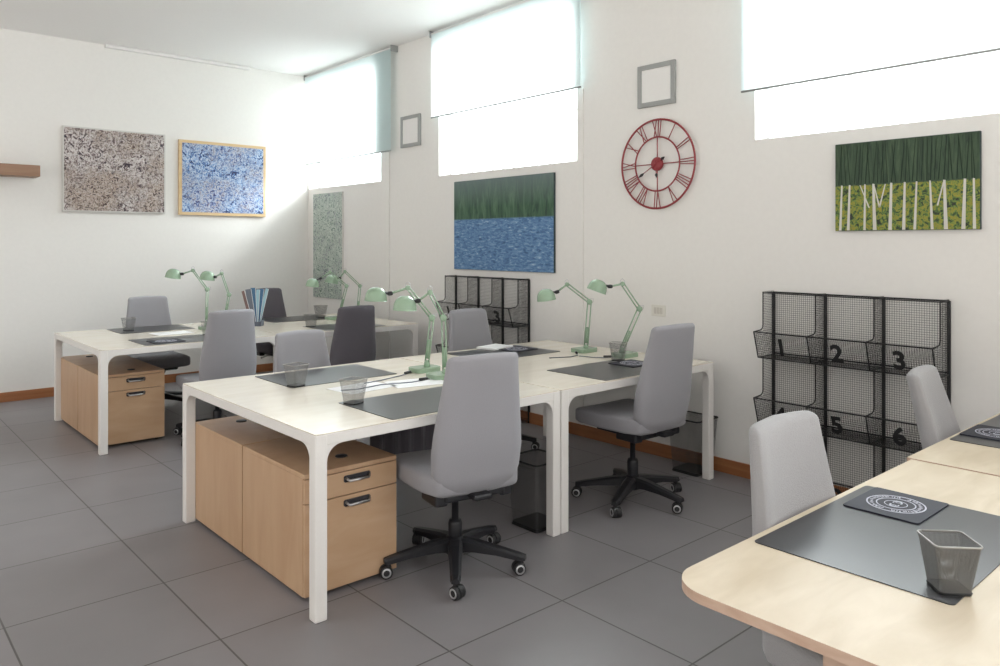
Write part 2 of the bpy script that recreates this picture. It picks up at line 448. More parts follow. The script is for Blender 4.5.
# ------------------------------------------------------------------ things on the walls
def canvas_left(x0, x1, z0, z1, face, edge, name, label, thick=.035, border=0):
    t_ = thing(name, label, 'painting', ((x0 + x1) / 2, LY - thick, (z0 + z1) / 2))
    w, h = (x1 - x0) / 2, (z1 - z0) / 2
    MB().box(-w, w, 0, thick, -h, h, bevel=.002).build('stretcher_frame', edge, t_)
    MB().box(-w + border + .002, w - border - .002, -.004, 0, -h + border + .002, h - border - .002).build('canvas', face, t_)
    return t_
canvas_left(1.72, 2.68, 1.79, 2.625, M['art_brown'], M['canvas_edge'], 'abstract_painting', 'wide abstract canvas of brown, grey and white paint dribbles on the left wall', border=.012)
canvas_left(2.82, 3.79, 1.785, 2.59, M['art_blue'], M['birch_edge'], 'abstract_painting', 'abstract canvas of blue and white dribbles with a light wood edge on the left wall', border=.03)
def canvas_right(y0, y1, z0, z1, face, edge, name, label, thick=.02):
    t_ = thing(name, label, 'painting', (WX - thick, (y0 + y1) / 2, (z0 + z1) / 2))
    w, h = (y1 - y0) / 2, (z1 - z0) / 2
    MB().box(0, thick, -w, w, -h, h, bevel=.002).build('stretcher_frame', edge, t_)
    return t_, w, h
t_, w, h = canvas_right(7.52, 8.19, .848, 2.06, None, M['canvas_edge'], 'abstract_painting', 'tall narrow green and white speckled canvas in the far corner under the window')
MB().box(-.004, 0, -w + .004, w - .004, -h + .004, h - .004).build('canvas', M['art_green'], t_)
t_, w, h = canvas_right(4.22, 5.495, 1.243, 2.042, None, M['dark_edge'], 'lake_painting', 'large painting of blue rippled water under a dark green treeline, between two windows')
MB().box(-.004, 0, -w + .002, w - .002, -h + .002, h - .002).build('canvas', M['art_lake'], t_)
t_, w, h = canvas_right(1.245, 1.975, 1.547, 2.041, None, M['dark_edge'], 'birch_wood_painting', 'painting of white birch trunks on yellow and green leaves under dark green, on the right')
mb = MB().box(-.004, 0, -w + .002, w - .002, -h + .002, h - .002)
for y in (.335, .29, .20, .145, .065, -.005, -.06, -.145, -.21, -.29, -.345 + .005):
    r0 = random.uniform(.006, .010); dy = random.uniform(-.012, .012)
    mb.prism([(-h + .003, y - r0), (.010, y - r0 * .6 + dy), (.012, y + r0 * .6 + dy), (-h + .003, y + r0)], 0, .0012, 1,
             Matrix(((0, 0, -1, -.004), (0, 1, 0, 0), (1, 0, 0, 0), (0, 0, 0, 1))))
for y, dy in ((.175, .05), (.12, -.03), (.12, .03), (-.17, -.03)):
    mb.prism([(-.12, y - .004), (.006, y - .003 + dy), (.008, y + .002 + dy), (-.12, y + .004)], 0, .001, 1,
             Matrix(((0, 0, -1, -.004), (0, 1, 0, 0), (1, 0, 0, 0), (0, 0, 0, 1))))
for k in range(34):
    y = -w + .02 + (2 * w - .04) * k / 33 + random.uniform(-.006, .006); dy = random.uniform(-.02, .02)
    mb.prism([(.014, y - .0025), (h - random.uniform(.004, .06), y - .001 + dy), (h - .004, y + .001 + dy), (.014, y + .0025)], 0, .001, 2,
             Matrix(((0, 0, -1, -.004), (0, 1, 0, 0), (1, 0, 0, 0), (0, 0, 0, 1))))
mb.build('canvas', [M['art_birch'], M['trunk'], M['trunkd']], t_)

def small_frame(y0, y1, z0, z1, label):
    t_ = thing('square_frame', label, 'frame', (WX - .022, (y0 + y1) / 2, (z0 + z1) / 2), 0, 'small square wall frames')
    w, h = (y1 - y0) / 2, (z1 - z0) / 2; b_ = .034
    f = MB()
    f.box(0, .022, -w, -w + b_, -h, h, bevel=.003); f.box(0, .022, w - b_, w, -h, h, bevel=.003)
    f.box(0, .022, -w + b_, w - b_, -h, -h + b_, bevel=.003); f.box(0, .022, -w + b_, w - b_, h - b_, h, bevel=.003)
    f.build('surround', M['grey_frame'], t_)
    MB().box(.008, .022, -w + b_, w - b_, -h + b_, h - b_).build('panel', M['white_trim'], t_)
small_frame(6.04, 6.37, 2.435, 2.745, 'small grey square frame with a white panel, beside the lake painting\'s window')
small_frame(3.075, 3.392, 2.435, 2.732, 'small grey square frame with a white panel, directly above the red clock')

# wall clock (face lies in the y-z plane, looking to -x); local u = -y (to the right as seen), v = z
ck = thing('wall_clock', 'large open red metal wall clock with Roman numerals', 'clock', (WX - .03, 3.214, 2.028))
def uv3(u, v, d=0): return Vector((d, -u, v))
def ring(R, r, n=64):
    mb = MB(); rings = []
    for k in range(n):
        a = 2 * PI * k / n
        rings.append([uv3((R + r * math.cos(q)) * math.sin(a), (R + r * math.cos(q)) * math.cos(a), r * math.sin(q)) for q in (0, PI / 3, 2 * PI / 3, PI, 4 * PI / 3, 5 * PI / 3)])
    rings.append(rings[0]); mb.loft(rings, cap=False); return mb
ring(.308, .0075).build('outer_ring', M['red'], ck)
ring(.187, .006).build('inner_ring', M['red'], ck)
mb = MB()
for a in (0, 90, 180, 270):
    a = math.radians(a); mb.tube([uv3(.03 * math.sin(a), .03 * math.cos(a), .004), uv3(.187 * math.sin(a), .187 * math.cos(a), .004)], .004, 6)
mb.build('spokes', M['red'], ck)
mb = MB().lathe([(.0, -.012), (.042, -.012), (.048, -.004), (.048, .008), (0, .008)], 28, align((0, 0, 0), (1, 0, 0)))
mb.build('hub', M['red'], ck)
numerals = ['XII', 'I', 'II', 'III', 'IIII', 'V', 'VI', 'VII', 'VIII', 'IX', 'X', 'XI']
for h_, txt in enumerate(numerals):
    mb = MB(); a = math.radians(30 * h_)
    R0, R1 = .190, .304
    widths = {'I': .018, 'V': .04, 'X': .04}; tot = sum(widths[c] for c in txt); x = -tot / 2
    def P(lx, rr):
        c, s_ = math.cos(a), math.sin(a); f = rr / .25
        return uv3(rr * s_ + lx * f * c, rr * c - lx * f * s_)
    for c in txt:
        wd = widths[c]; mx_ = x + wd / 2
        if c == 'I': mb.tube([P(mx_, R0), P(mx_, R1)], .0036, 6)
        if c == 'V':
            mb.tube([P(mx_, R0), P(mx_ - .014, R1)], .0036, 6); mb.tube([P(mx_, R0), P(mx_ + .014, R1)], .0036, 6)
        if c == 'X':
            mb.tube([P(mx_ - .014, R0), P(mx_ + .014, R1)], .0036, 6); mb.tube([P(mx_ + .014, R0), P(mx_ - .014, R1)], .0036, 6)
        x += wd
    mb.build('numeral', M['red'], ck)
for (u, v), nm, L, tail in (((-.86, -.50), 'minute_hand', .235, .055), ((.06, -1), 'hour_hand', .13, .04)):
    d = Vector((u, v)).normalized(); mb = MB()
    mb.tube([uv3(-d.x * tail, -d.y * tail, -.014), uv3(d.x * L * .62, d.y * L * .62, -.014)], .0032, 6)
    hand = mb.build(nm, M['red'], ck)
    mb = MB().tube([uv3(d.x * L * .5, d.y * L * .5, -.014), uv3(d.x * L * .60, d.y * L * .60, -.014), uv3(d.x * L * .74, d.y * L * .74, -.014)], [.003, .011, .002], 8)
    if nm == 'minute_hand': mb.tube([uv3(-d.x * .05, -d.y * .05, -.014), uv3(-d.x * .066, -d.y * .066, -.014), uv3(-d.x * .085, -d.y * .085, -.014)], [.003, .012, .003], 8)
    mb.build('hand_tip', M['black'], hand)

# switch plate
t_ = thing('socket_plate', 'cream three-module socket plate on the wall behind the desk lamps', 'socket', (WX - .008, 3.22, 1.01))
MB().box(0, .008, -.06, .06, -.04, .04, bevel=.003).build('plate', M['socket'], t_)
for y in (-.025, 0, .025):
    MB().box(-.003, 0, y - .0105, y + .0105, -.022, .022, bevel=.001).build('module', M['socket_gap'], t_)

# floating shelf at the left
tag(MB().box(X0 + .8, 1.50, LY - .22, LY, 2.10, 2.205, bevel=.004).build('floating_shelf', M['shelf']), 'thick brown wooden floating shelf on the left wall at the picture edge', 'shelf')

# ------------------------------------------------------------------ wire organisers
def digit_mesh(ch, size):
    cu = bpy.data.curves.new('number_curve', 'FONT'); cu.body = ch; cu.size = size; cu.extrude = .003; cu.offset = size * .030
    cu.align_x = 'CENTER'; cu.resolution_u = 6
    ob = bpy.data.objects.new('number_tmp', cu); C.objects.link(ob)
    dg = bpy.context.evaluated_depsgraph_get(); dg.update()
    me = bpy.data.meshes.new_from_object(ob.evaluated_get(dg))
    bpy.data.objects.remove(ob); me.materials.clear(); me.materials.append(M['rack'])
    # stand text upright, facing -x, reading from +y to -y
    me.transform(Matrix(((0, 0, -1, 0), (-1, 0, 0, 0), (0, 1, 0, 0), (0, 0, 0, 1))))
    return me
def organiser(y_left, label, ncol=3, pitch=.323):
    t_ = thing('wire_organiser', label, 'wall organiser', (WX - .004, y_left, 0), 0, 'black wire organisers')
    # local: x from 0 (wall) to -depth, y from 0 down to -ncol*pitch, z up
    W_ = ncol * pitch; fr = MB(); top = 1.18; D1, D2, D3 = -.13, -.185, -.235
    for c in range(ncol + 1):
        y = -c * pitch
        fr.box(-.012, 0, y - .008, y + .008, .0, top)
    for z in (top, .81, .42, .03):
        fr.tube([(-.006, 0, z), (-.006, -W_, z)], .005, 6)
    fr.tube([(D1, 0, top), (D1, -W_, top)], .0032, 6)
    for c in range(ncol + 1):
        fr.tube([(0, -c * pitch, top), (D1, -c * pitch, top)], .0032, 6)
    fr.build('frame', M['rack'], t_)
    mb = MB().sheet((-.002, 0, .02), (0, -W_, 0), (0, 0, top - .02)); mb.build('back_mesh', M['mesh_rack'], t_, fix=False)
    for r_ in range(3):
        zb = .80 - .39 * r_; zt = zb + .155; zT = zb + .39
        for c in range(ncol + 1):
            y = -c * pitch
            y2 = y if c == 0 else y
            d = MB()
            # side sheet: upper part to D1, lower part flares to the lip
            d.quad([(0, y, zt), (D1, y, zt), (D1, y, zT), (0, y, zT)]); d.quad([(0, y, zb), (D2, y, zb), (D3, y, zt), (0, y, zt)])
            dv = d.build('divider', M['mesh_rack2'], t_, fix=False)
            e = MB(); pts = [(D1, y, zT - .002), (D1, y, zt + .035)]
            for k in range(1, 5):
                a = PI / 2 * k / 4; pts.append((D1 - .03 * (1 - math.cos(a)), y, zt + .035 - .03 * math.sin(a)))
            pts += [(D3, y, zt)]
            e.tube(pts, .0038, 6); e.tube([(D3, y, zt), (D2, y, zb), (0, y, zb)], .0045, 6)
            e.build('divider_wire', M['rack'], dv)
        for c in range(ncol):
            y = -c * pitch
            k = MB(); k.quad([(D2, y, zb), (D2, y - pitch, zb), (D3, y - pitch, zt), (D3, y, zt)])
            bk = k.build('basket_front', M['mesh_rack'], t_, fix=False)
            k = MB().tube([(D3, y, zt), (D3, y - pitch, zt)], .0042, 6); k.tube([(D2, y, zb), (D2, y - pitch, zb)], .0045, 6)
            k.build('lip_wire', M['rack'], bk)
            k = MB().quad([(0, y, zb), (D2, y, zb), (D2, y - pitch, zb), (0, y - pitch, zb)])
            k.build('basket_floor', M['mesh_floor'], bk, fix=False)
            n = r_ * ncol + c + 1
            o = bpy.data.objects.new('number', digits[n]); C.objects.link(o); o.parent = bk
            o.location = (D2 - .012, y - pitch * .49, zb + .032); o.rotation_euler = (0, -math.atan2(D2 - D3, zt - zb), 0)
    return t_
digits = {n: digit_mesh(str(n), .135) for n in range(1, 10)}
organiser(2.36, 'black wire wall organiser with numbered baskets, right of the clock')
organiser(5.485, 'black wire wall organiser with numbered baskets, below the lake painting')

# ------------------------------------------------------------------ desks
HT = .733
def leg_mesh(sx, sy, s=.052, r=.065):
    """square post with a curved web into each beam; corner at origin, sx/sy point to the desk's middle"""
    mb = MB(); zt = HT - .004; zb = zt - .044
    def bx(x0, x1, y0, y1, z0, z1): mb.box(min(x0, x1), max(x0, x1), min(y0, y1), max(y0, y1), z0, z1, bevel=.006)
    bx(-.0015 * sx, sx * s, -.0015 * sy, sy * s, 0, zt)
    prof = [(s - .004, zb + .004), (s + r, zb + .004), (s + r, zb)]
    for k in range(1, 8):
        a = PI / 2 * k / 8; prof.append((s + r - r * math.sin(a), zb - r + r * math.cos(a)))
    prof += [(s, zb - r), (s - .004, zb - r)]
    t = .03
    a = MB()
    mb.prism([(p[0] * sx, p[1]) for p in prof], 0, sy * t, 0, Matrix(((1, 0, 0, 0), (0, 0, 1, .002 * sy), (0, 1, 0, 0), (0, 0, 0, 1))))
    mb.prism([(p[0] * sy, p[1]) for p in prof], 0, sx * t, 0, Matrix(((0, 0, 1, .002 * sx), (1, 0, 0, 0), (0, 1, 0, 0), (0, 0, 0, 1))))
    return mb
def desk(x0, x1, y0, y1, label):
    t_ = thing('double_desk', label, 'desk', ((x0 + x1) / 2, (y0 + y1) / 2, 0), 0, 'white double desks')
    w, d = (x1 - x0) / 2, (y1 - y0) / 2
    MB().box(-w, w, -d, d, HT - .004, HT, bevel=.0015).build('tabletop', M['top'], t_)
    f = MB(); b_ = .03; zt, zb = HT - .0045, HT - .048
    f.box(-w, w, -d, -d + b_, zb, zt, bevel=.004); f.box(-w, w, d - b_, d, zb, zt, bevel=.004)
    f.box(-w, -w + b_, -d + b_, d - b_, zb, zt, bevel=.004); f.box(w - b_, w, -d + b_, d - b_, zb, zt, bevel=.004)
    f.box(-w + b_, w - b_, -d + b_, d - b_, HT - .022, zt)
    f.build('frame', M['frame'], t_)
    for sx in (1, -1):
        for sy in (1, -1):
            leg_mesh(sx, sy).build('leg', M['frame'], t_, loc=(-sx * w, -sy * d, 0))
    MB().box(-w + .12, w - .12, -.06, .06, HT - .10, HT - .06).build('cable_tray', M['black'], t_)
    return t_
dk = desk(1.42, 2.785, 2.675, 4.14, 'white double desk in the middle of the room with wooden drawers under its left end')
rings = []
for z in (.31, HT - .05):
    rings.append([(x, .012 * math.sin(x * 70) + s_, z) for s_, xs in ((-.008, range(0, 31)), (.008, range(30, -1, -1))) for x in [.03 + .5 * k / 30 for k in xs]])
MB().loft(rings, smooth=False).build('hanging_panel', M['fabric_dark'], dk)
desk(2.795, 4.17, 2.675, 4.14, 'white double desk nearest the clock, with two lamps near its right end')
desk(1.43, 2.775, 5.80, 7.22, 'white double desk furthest left, against which the far wooden drawers stand')
desk(2.785, 4.13, 5.80, 7.22, 'white double desk in the far corner under the speckled canvas')
# foreground birch desks
def birch_desk(x0, x1, y0, y1, label, which):
    t_ = thing('birch_desk', label, 'desk', ((x0 + x1) / 2, (y0 + y1) / 2, 0), 0, 'birch desks in the foreground')
    w, d = (x1 - x0) / 2, (y1 - y0) / 2
    mb = MB().prism(rrect(-w, w, -d, d, .10, 10, which), HT - .022, HT, 0, None, 1)
    mb.build('tabletop', [M['top_fg'], M['top_edge']], t_)
    f = MB()
    for sy in (-1, 1):
        f.box(-w + .25, w - .25, sy * (d - .16) - .02, sy * (d - .16) + .02, HT - .055, HT - .022)
    f.build('under_frame', M['black'], t_)
    for sx in (-1, 1):
        for sy in (-1, 1):
            MB().box(sx * (w - .08) - .025, sx * (w - .08) + .025, sy * (d - .36) - .03, sy * (d - .36) + .03, 0, HT - .022, bevel=.006).build('leg', M['top_edge'], t_)
birch_desk(1.385, 2.795, -.45, 1.015, 'birch desk with rounded corners at the lower right of the picture', (0, 1, 1, 0))
birch_desk(2.81, 4.15, -.45, 1.035, 'pale desk at the right picture edge, behind the nearest birch desk', (0, 0, 0, 0))

# ------------------------------------------------------------------ drawer pedestals
def pedestal(x, y, rot, label):
    t_ = thing('drawer_pedestal', label, 'cabinet', (x, y, 0), rot, 'wooden drawer pedestals')
    # local: front at -y, width .45, depth .62
    w, d, z0, z1 = .225, .31, .018, .525
    mb = MB(); mb.box(-w, -w + .018, -d + .019, d, z0, z1 - .019); mb.box(w - .018, w, -d + .019, d, z0, z1 - .019)
    mb.box(-w + .018, w - .018, d - .018, d, z0, z1 - .019); mb.box(-w + .018, w - .018, -d + .019, d - .018, z0, z0 + .018)
    mb.box(-w, w, -d + .002, d, z1 - .019, z1, bevel=.002)
    mb.build('body', M['cab_side'], t_)
    MB().box(-w + .02, w - .02, -d + .03, -d + .04, z0 + .02, z1 - .02).build('inner_box', M['cab_in'], t_)
    for nm, a, b_ in (('drawer', .404, .503), ('drawer', .020, .400)):
        dr = MB().box(-w + .001, w - .001, -d, -d + .018, a, b_, bevel=.0015).build(nm, M['cab'], t_)
        zc = b_ - .032
        hb = MB()
        hb.prism(rrect(-.045, .085, zc - .013, zc + .015, .008, 4), 0, .006, 1, Matrix(((1, 0, 0, 0), (0, 0, -1, -d), (0, 1, 0, 0), (0, 0, 0, 1))))
        hb.tube([(-.037, -d - .004, zc + .006), (-.028, -d - .022, zc - .004), (.068, -d - .022, zc - .004), (.078, -d - .004, zc + .006)], .006, 8)
        hb.build('handle', [M['chrome'], M['handle_dark']], dr)
    MB().lathe([(.0, 0), (.028, 0), (.026, .005), (0, .006)], 20, Matrix.Translation((.03, -.16, z1))).build('grommet', M['black'], t_)
    for sx in (-1, 1):
        for sy in (-1, 1):
            c = MB().lathe([(0, -.010), (.012, -.010), (.0145, -.006), (.0145, .006), (.012, .010), (0, .010)], 14, align((sx * .18, sy * .26, .0148), (1, 0, 0)))
            c.box(sx * .18 - .012, sx * .18 + .012, sy * .26 - .012, sy * .26 + .012, .015, .020)
            c.build('caster', M['black'], t_)
pedestal(1.695, 3.17, 0, 'wooden drawer pedestal under the middle desk\'s front left corner, drawers facing the camera')
pedestal(1.695, 3.80, PI, 'wooden drawer pedestal under the middle desk, behind the one nearest the camera')
pedestal(1.695, 6.29, 0, 'wooden drawer pedestal under the furthest left desk, drawers facing out')
pedestal(1.695, 6.92, PI, 'wooden drawer pedestal under the furthest left desk, on the wall side')

# ------------------------------------------------------------------ office chairs
def interp(tab, v):
    for (a, x), (b_, y) in zip(tab, tab[1:]):
        if v <= b_:
            t = (v - a) / (b_ - a); t = t * t * (3 - 2 * t) if False else t
            return x + (y - x) * t
    return tab[-1][1]
def back_mesh():
    mb = MB(); rings = []; zb, zt = .395, 1.01; N = 34
    hw = [(0, .130), (.03, .170), (.08, .205), (.16, .232), (.30, .238), (.45, .230), (.7, .208), (.9, .191), (.96, .189), (.982, .184), (.994, .177), (1, .168)]
    ht = [(0, 0), (.03, .022), (.1, .036), (.4, .040), (.8, .031), (.96, .028), (.982, .023), (.994, .013), (1, 0)]
    cy = [(0, -.212), (.12, -.235), (.3, -.250), (.55, -.262), (1, -.292)]
    hw = [(a, b_ * .905) for a, b_ in hw]
    for i in range(N + 1):
        v = i / N; v = v ** .8 if v < .5 else v
        v = [0, .008, .02, .04][i] if i < 4 else (.04 + (1 - .04) * ((i - 3) / (N - 3)))
        if i > N - 4: v = [.96, .982, .994, 1][i - (N - 3)]
        W, T_, yc = interp(hw, v), interp(ht, v), interp(cy, v); z = zb + (zt - zb) * v
        rg = []; n = 40
        for k in range(n):
            a = 2 * PI * k / n; c, s_ = math.cos(a), math.sin(a)
            x = W * math.copysign(abs(c) ** .22, c); y = T_ * math.copysign(abs(s_) ** .40, s_)
            # wrapped back: edges come forward, outer shell chamfered
            y += .045 * (abs(x) / .236) ** 2.2
            if s_ < 0: y += .012 * min(1, T_ / .028) * (abs(x) / W) ** 6
            crown = -.009 * (x / .17) ** 2 if v > .9 else 0
            rg.append((x, yc + y, z + crown * (v - .9) * 10 if v > .9 else z))
        rings.append(rg)
    mb.loft(rings, cap=False); bmesh.ops.remove_doubles(mb.bm, verts=mb.bm.verts[:], dist=1e-5)
    return mb
def seat_mesh():
    mb = MB(); rings = []
    secs = [(-.235, .150, .425, .478), (-.232, .185, .410, .486), (-.21, .205, .398, .490), (-.12, .226, .394, .488), (0, .236, .394, .486), (.12, .238, .394, .487), (.21, .234, .396, .486), (.24, .226, .402, .480), (.25, .212, .415, .468)]
    for y, W, z0, z1 in secs:
        rg = []; n = 32; zc, hz = (z0 + z1) / 2, (z1 - z0) / 2
        for k in range(n):
            a = 2 * PI * k / n; c, s_ = math.cos(a), math.sin(a)
            x = W * math.copysign(abs(c) ** .25, c); z = zc + hz * math.copysign(abs(s_) ** .4, s_)
            if s_ > 0: z += .008 * (abs(x) / W) ** 3
            rg.append((x, y, z))
        rings.append(rg)
    mb.loft(rings); return mb
def make_chair(fab, label, group=None):
    t_ = thing('office_chair', label, 'chair', (0, 0, 0), 0, group)
    back_mesh().build('backrest', fab, t_)
    seat_mesh().build('seat', fab, t_)
    m_ = MB()
    m_.box(-.15, .15, -.20, .15, .365, .402, bevel=.012); m_.box(-.06, .06, -.09, .09, .335, .38, bevel=.012)
    m_.box(-.045, .045, -.27, -.15, .378, .405, bevel=.01); m_.box(-.19, -.13, -.19, -.04, .352, .40, bevel=.01); m_.box(.13, .19, -.19, -.04, .352, .40, bevel=.01)
    m_.build('mechanism', M['black'], t_)
    MB().tube([(.05, .06, .36), (.17, .07, .365), (.235, .075, .352)], [.006, .006, .010], 8).build('lever', M['silver'], t_)
    MB().lathe([(0, .055), (.030, .055), (.032, .20), (.027, .215), (.0155, .216), (.0155, .345), (0, .345)], 18).build('gas_column', M['black'], t_)
    b_ = MB().lathe([(0, .07), (.050, .07), (.056, .085), (.052, .125), (.036, .142), (0, .145)], 20)
    tips = []
    for k in range(5):
        a = 2 * PI * k / 5 + math.radians(-90 + 4)
        dv = Vector((math.cos(a), math.sin(a), 0)); sd = Vector((-dv.y, dv.x, 0)); rings = []
        for q, hw_, zt_, zb_ in ((.03, .034, .138, .080), (.10, .031, .131, .084), (.20, .026, .112, .078), (.30, .023, .092, .064), (.330, .016, .085, .064)):
            p = dv * q
            rings.append([p + sd * hw_ + Vector((0, 0, zb_)), p + sd * hw_ + Vector((0, 0, zt_ - .01)), p + sd * hw_ * .55 + Vector((0, 0, zt_)),
                          p - sd * hw_ * .55 + Vector((0, 0, zt_)), p - sd * hw_ + Vector((0, 0, zt_ - .01)), p - sd * hw_ + Vector((0, 0, zb_))])
        b_.loft(rings, smooth=False); tips.append(dv * .31)
    b_.build('star_base', M['black'], t_)
    for k, p in enumerate(tips):
        c = MB(); ax = Vector((math.cos(k * 2.1 + .6), math.sin(k * 2.1 + .6), 0)); q = p + Vector((-ax.y, ax.x, 0)) * .012
        for s_ in (-1, 1):
            ctr = q + ax * .016 * s_ + Vector((0, 0, .0275))
            c.lathe([(0, -.010), (.022, -.010), (.0275, -.007), (.0275, .007), (.022, .010), (0, .010)], 20, align(ctr, ax))
        c.tube([p + Vector((0, 0, .03)), p + Vector((0, 0, .072))], .011, 10)
        # hood over the wheels
        c.lathe([(.029, -.008), (.030, 0), (.029, .008)], 20, align(q + Vector((0, 0, .03)), ax), cap=False)
        cs = c.build('caster', M['wheel'], t_)
        for s_ in (-1, 1):
            r_ = MB()
            ctr = q + ax * .0265 * s_ + Vector((0, 0, .0275))
            r_.lathe([(.014, -.001), (.021, -.001), (.021, .001), (.014, .001), (.014, -.001)], 20, align(ctr, ax), cap=False)
            r_.build('wheel_ring', M['silver'], cs)
    return t_
protos = {}
LIFT = ('backrest', 'seat', 'mechanism', 'lever')
def chair(kind, x, y, rot, dz, label, tilt=0, base_rot=0):
    if kind not in protos: protos[kind] = make_chair(M[kind], label, 'grey swivel office chairs'); r_ = protos[kind]; first = True
    else: r_ = dup(protos[kind]); first = False
    r_.location = (x, y, 0); r_.rotation_euler = (0, 0, math.radians(rot)); r_['label'] = label
    for ch in [q for q in bpy.data.objects if q.parent == r_]:
        nm = ch.name.split('.')[0]
        ch.location.z = dz if nm in LIFT else 0
        if nm == 'gas_column': ch.scale.z = 1 + dz / .345
        if nm == 'backrest':
            ch.rotation_euler.x = math.radians(tilt)
            # keep the pivot at the foot of the backrest
            a = math.radians(tilt); p = Vector((0, -.21, .42)); q = Matrix.Rotation(a, 3, 'X') @ p
            ch.location = (0, p.y - q.y, dz + p.z - q.z)
        if nm in ('star_base', 'caster'): ch.rotation_euler.z = math.radians(base_rot)
        if nm == 'caster' or nm == 'star_base': ch.location.z = 0
    return r_
chair('fabric', 2.155, 2.735, -11, 0, 'light grey swivel chair, back to the camera, at the front of the middle desk', base_rot=41)
chair('fabric', 3.485, 2.77, -3, .035, 'light grey swivel chair between the two front bins, reclined, below the clock', tilt=3, base_rot=2)
chair('fabric', 2.25, 5.80, 1, -.02, 'light grey swivel chair, back to the camera, at the front of the furthest left desk')
chair('fabric_dark', 3.335, 5.83, 0, -.05, 'dark grey swivel chair seen from behind at the front of the far corner desk')
chair('fabric', 2.25, 4.14, 184, -.08, 'light grey swivel chair behind the middle desk, facing the camera, lowest of the backs')
chair('fabric', 3.59, 4.14, 180, -.02, 'light grey swivel chair behind the wall-side desk, in front of the far wire organiser')
chair('fabric', 2.23, 7.18, 178, -.02, 'light grey swivel chair against the left wall, under the gap between two canvases')
chair('fabric_dark', 3.41, 7.18, 184, .01, 'dark grey swivel chair at the far corner, beside the fanned magazines')
chair('fabric_fg', 2.04, .81, 180, -.025, 'grey fabric chair tucked in at the nearest birch desk')
chair('fabric_fg', 3.43, .84, 188, -.03, 'grey fabric chair in front of the near organiser\'s lower right corner', tilt=8)

# ------------------------------------------------------------------ desk mats and mousepads
def mat(x0, x1, y0, y1, label):
    o = MB().prism(rrect(0, x1 - x0, 0, y1 - y0, .012, 4), 0, .002).build('desk_mat', M['mat'])
    o.location = (x0, y0, HT + .0004); tag(o, label, 'desk mat', 'grey desk mats'); return o
mat(1.725, 2.385, .545, .995, 'grey desk mat under the mesh cup on the nearest birch desk')
mat(3.18, 3.86, .575, 1.022, 'grey desk mat at the right picture edge on the second birch desk')
mat(1.785, 2.43, 2.69, 3.15, 'grey desk mat at the front edge of the middle desk, beside the pedestal end')
mat(1.79, 2.44, 3.625, 4.08, 'grey desk mat at the back edge of the middle desk')
mat(3.155, 3.80, 2.69, 3.145, 'grey desk mat before the side-on chair on the wall-side desk')
mat(3.13, 3.785, 3.63, 4.08, 'grey desk mat at the back edge of the wall-side desk')
mat(1.74, 2.40, 5.83, 6.27, 'grey desk mat at the front edge of the furthest left desk')
mat(1.82, 2.42, 6.74, 7.19, 'grey desk mat at the wall side of the furthest left desk')
mat(3.20, 3.80, 5.83, 6.27, 'grey desk mat at the front edge of the far corner desk')
mat(3.15, 3.80, 6.74, 7.19, 'grey desk mat at the back edge of the far corner desk')
pp = None
def mousepad(x, y, rot, label):
    global pp
    if pp is None:
        w, d = .115, .10
        t_ = thing('mousepad', label, 'mousepad', (x, y, 0), 0, 'dark mousepads with a round emblem')
        MB().prism(rrect(-w, w, -d, d, .008, 4), 0, .004).build('pad', M['pad'], t_)
        e = MB()
        def circ(R, t, n=40):
            for k in range(n):
                a, b_ = 2 * PI * k / n, 2 * PI * (k + 1) / n
                e.prism([(R * math.cos(a), R * math.sin(a)), (R * math.cos(b_), R * math.sin(b_)), ((R - t) * math.cos(b_), (R - t) * math.sin(b_)), ((R - t) * math.cos(a), (R - t) * math.sin(a))], .004, .0045)
        circ(.076, .004); circ(.051, .003); circ(.030, .002)
        for k in range(26):     # illegible lettering running round the ring
            a = 2 * PI * k / 26
            if k % 13 == 0: continue
            for j in range(2):
                r1 = random.uniform(.055, .060); r2 = random.uniform(.064, .070); da = (j - .5) * .11; sk = random.uniform(-.05, .05); t = .0014
                p, q = Vector((r1 * math.cos(a + da), r1 * math.sin(a + da))), Vector((r2 * math.cos(a + da + sk), r2 * math.sin(a + da + sk)))
                n_ = Vector((-(q - p).y, (q - p).x)).normalized() * t
                e.prism([tuple(p - n_), tuple(q - n_), tuple(q + n_), tuple(p + n_)], .004, .0045)
        # intertwined monogram in the middle
        def cs(cx, cy, R, a0, a1, t=.0035, n=16):
            for k in range(n):
                a, b_ = math.radians(a0 + (a1 - a0) * k / n), math.radians(a0 + (a1 - a0) * (k + 1) / n)
                e.prism([(cx + R * math.cos(a), cy + R * math.sin(a)), (cx + R * math.cos(b_), cy + R * math.sin(b_)), (cx + (R - t) * math.cos(b_), cy + (R - t) * math.sin(b_)), (cx + (R - t) * math.cos(a), cy + (R - t) * math.sin(a))], .004, .0045)
        cs(-.012, 0, .013, 60, 300); cs(.012, 0, .013, -120, 120); cs(-.02, .0, .009, 0, 360, .002); cs(.02, 0, .009, 0, 360, .002)
        e.build('emblem', M['ink'], t_); pp = t_; r_ = t_
    else:
        r_ = dup(pp)
    r_.location = (x, y, HT + .0028); r_.rotation_euler = (0, 0, math.radians(rot)); r_['label'] = label
mousepad(2.262, .862, 0, 'dark mousepad with a white round emblem on the nearest birch desk\'s mat')
mousepad(3.40, .92, 0, 'dark mousepad with a white round emblem at the right picture edge')
mousepad(3.72, 2.96, 0, 'dark mousepad in front of the side-on chair on the wall-side desk')
mousepad(3.62, 3.90, 180, 'dark mousepad on the back mat of the wall-side desk')
mousepad(1.93, 5.98, 0, 'dark mousepad on the front mat of the furthest left desk')

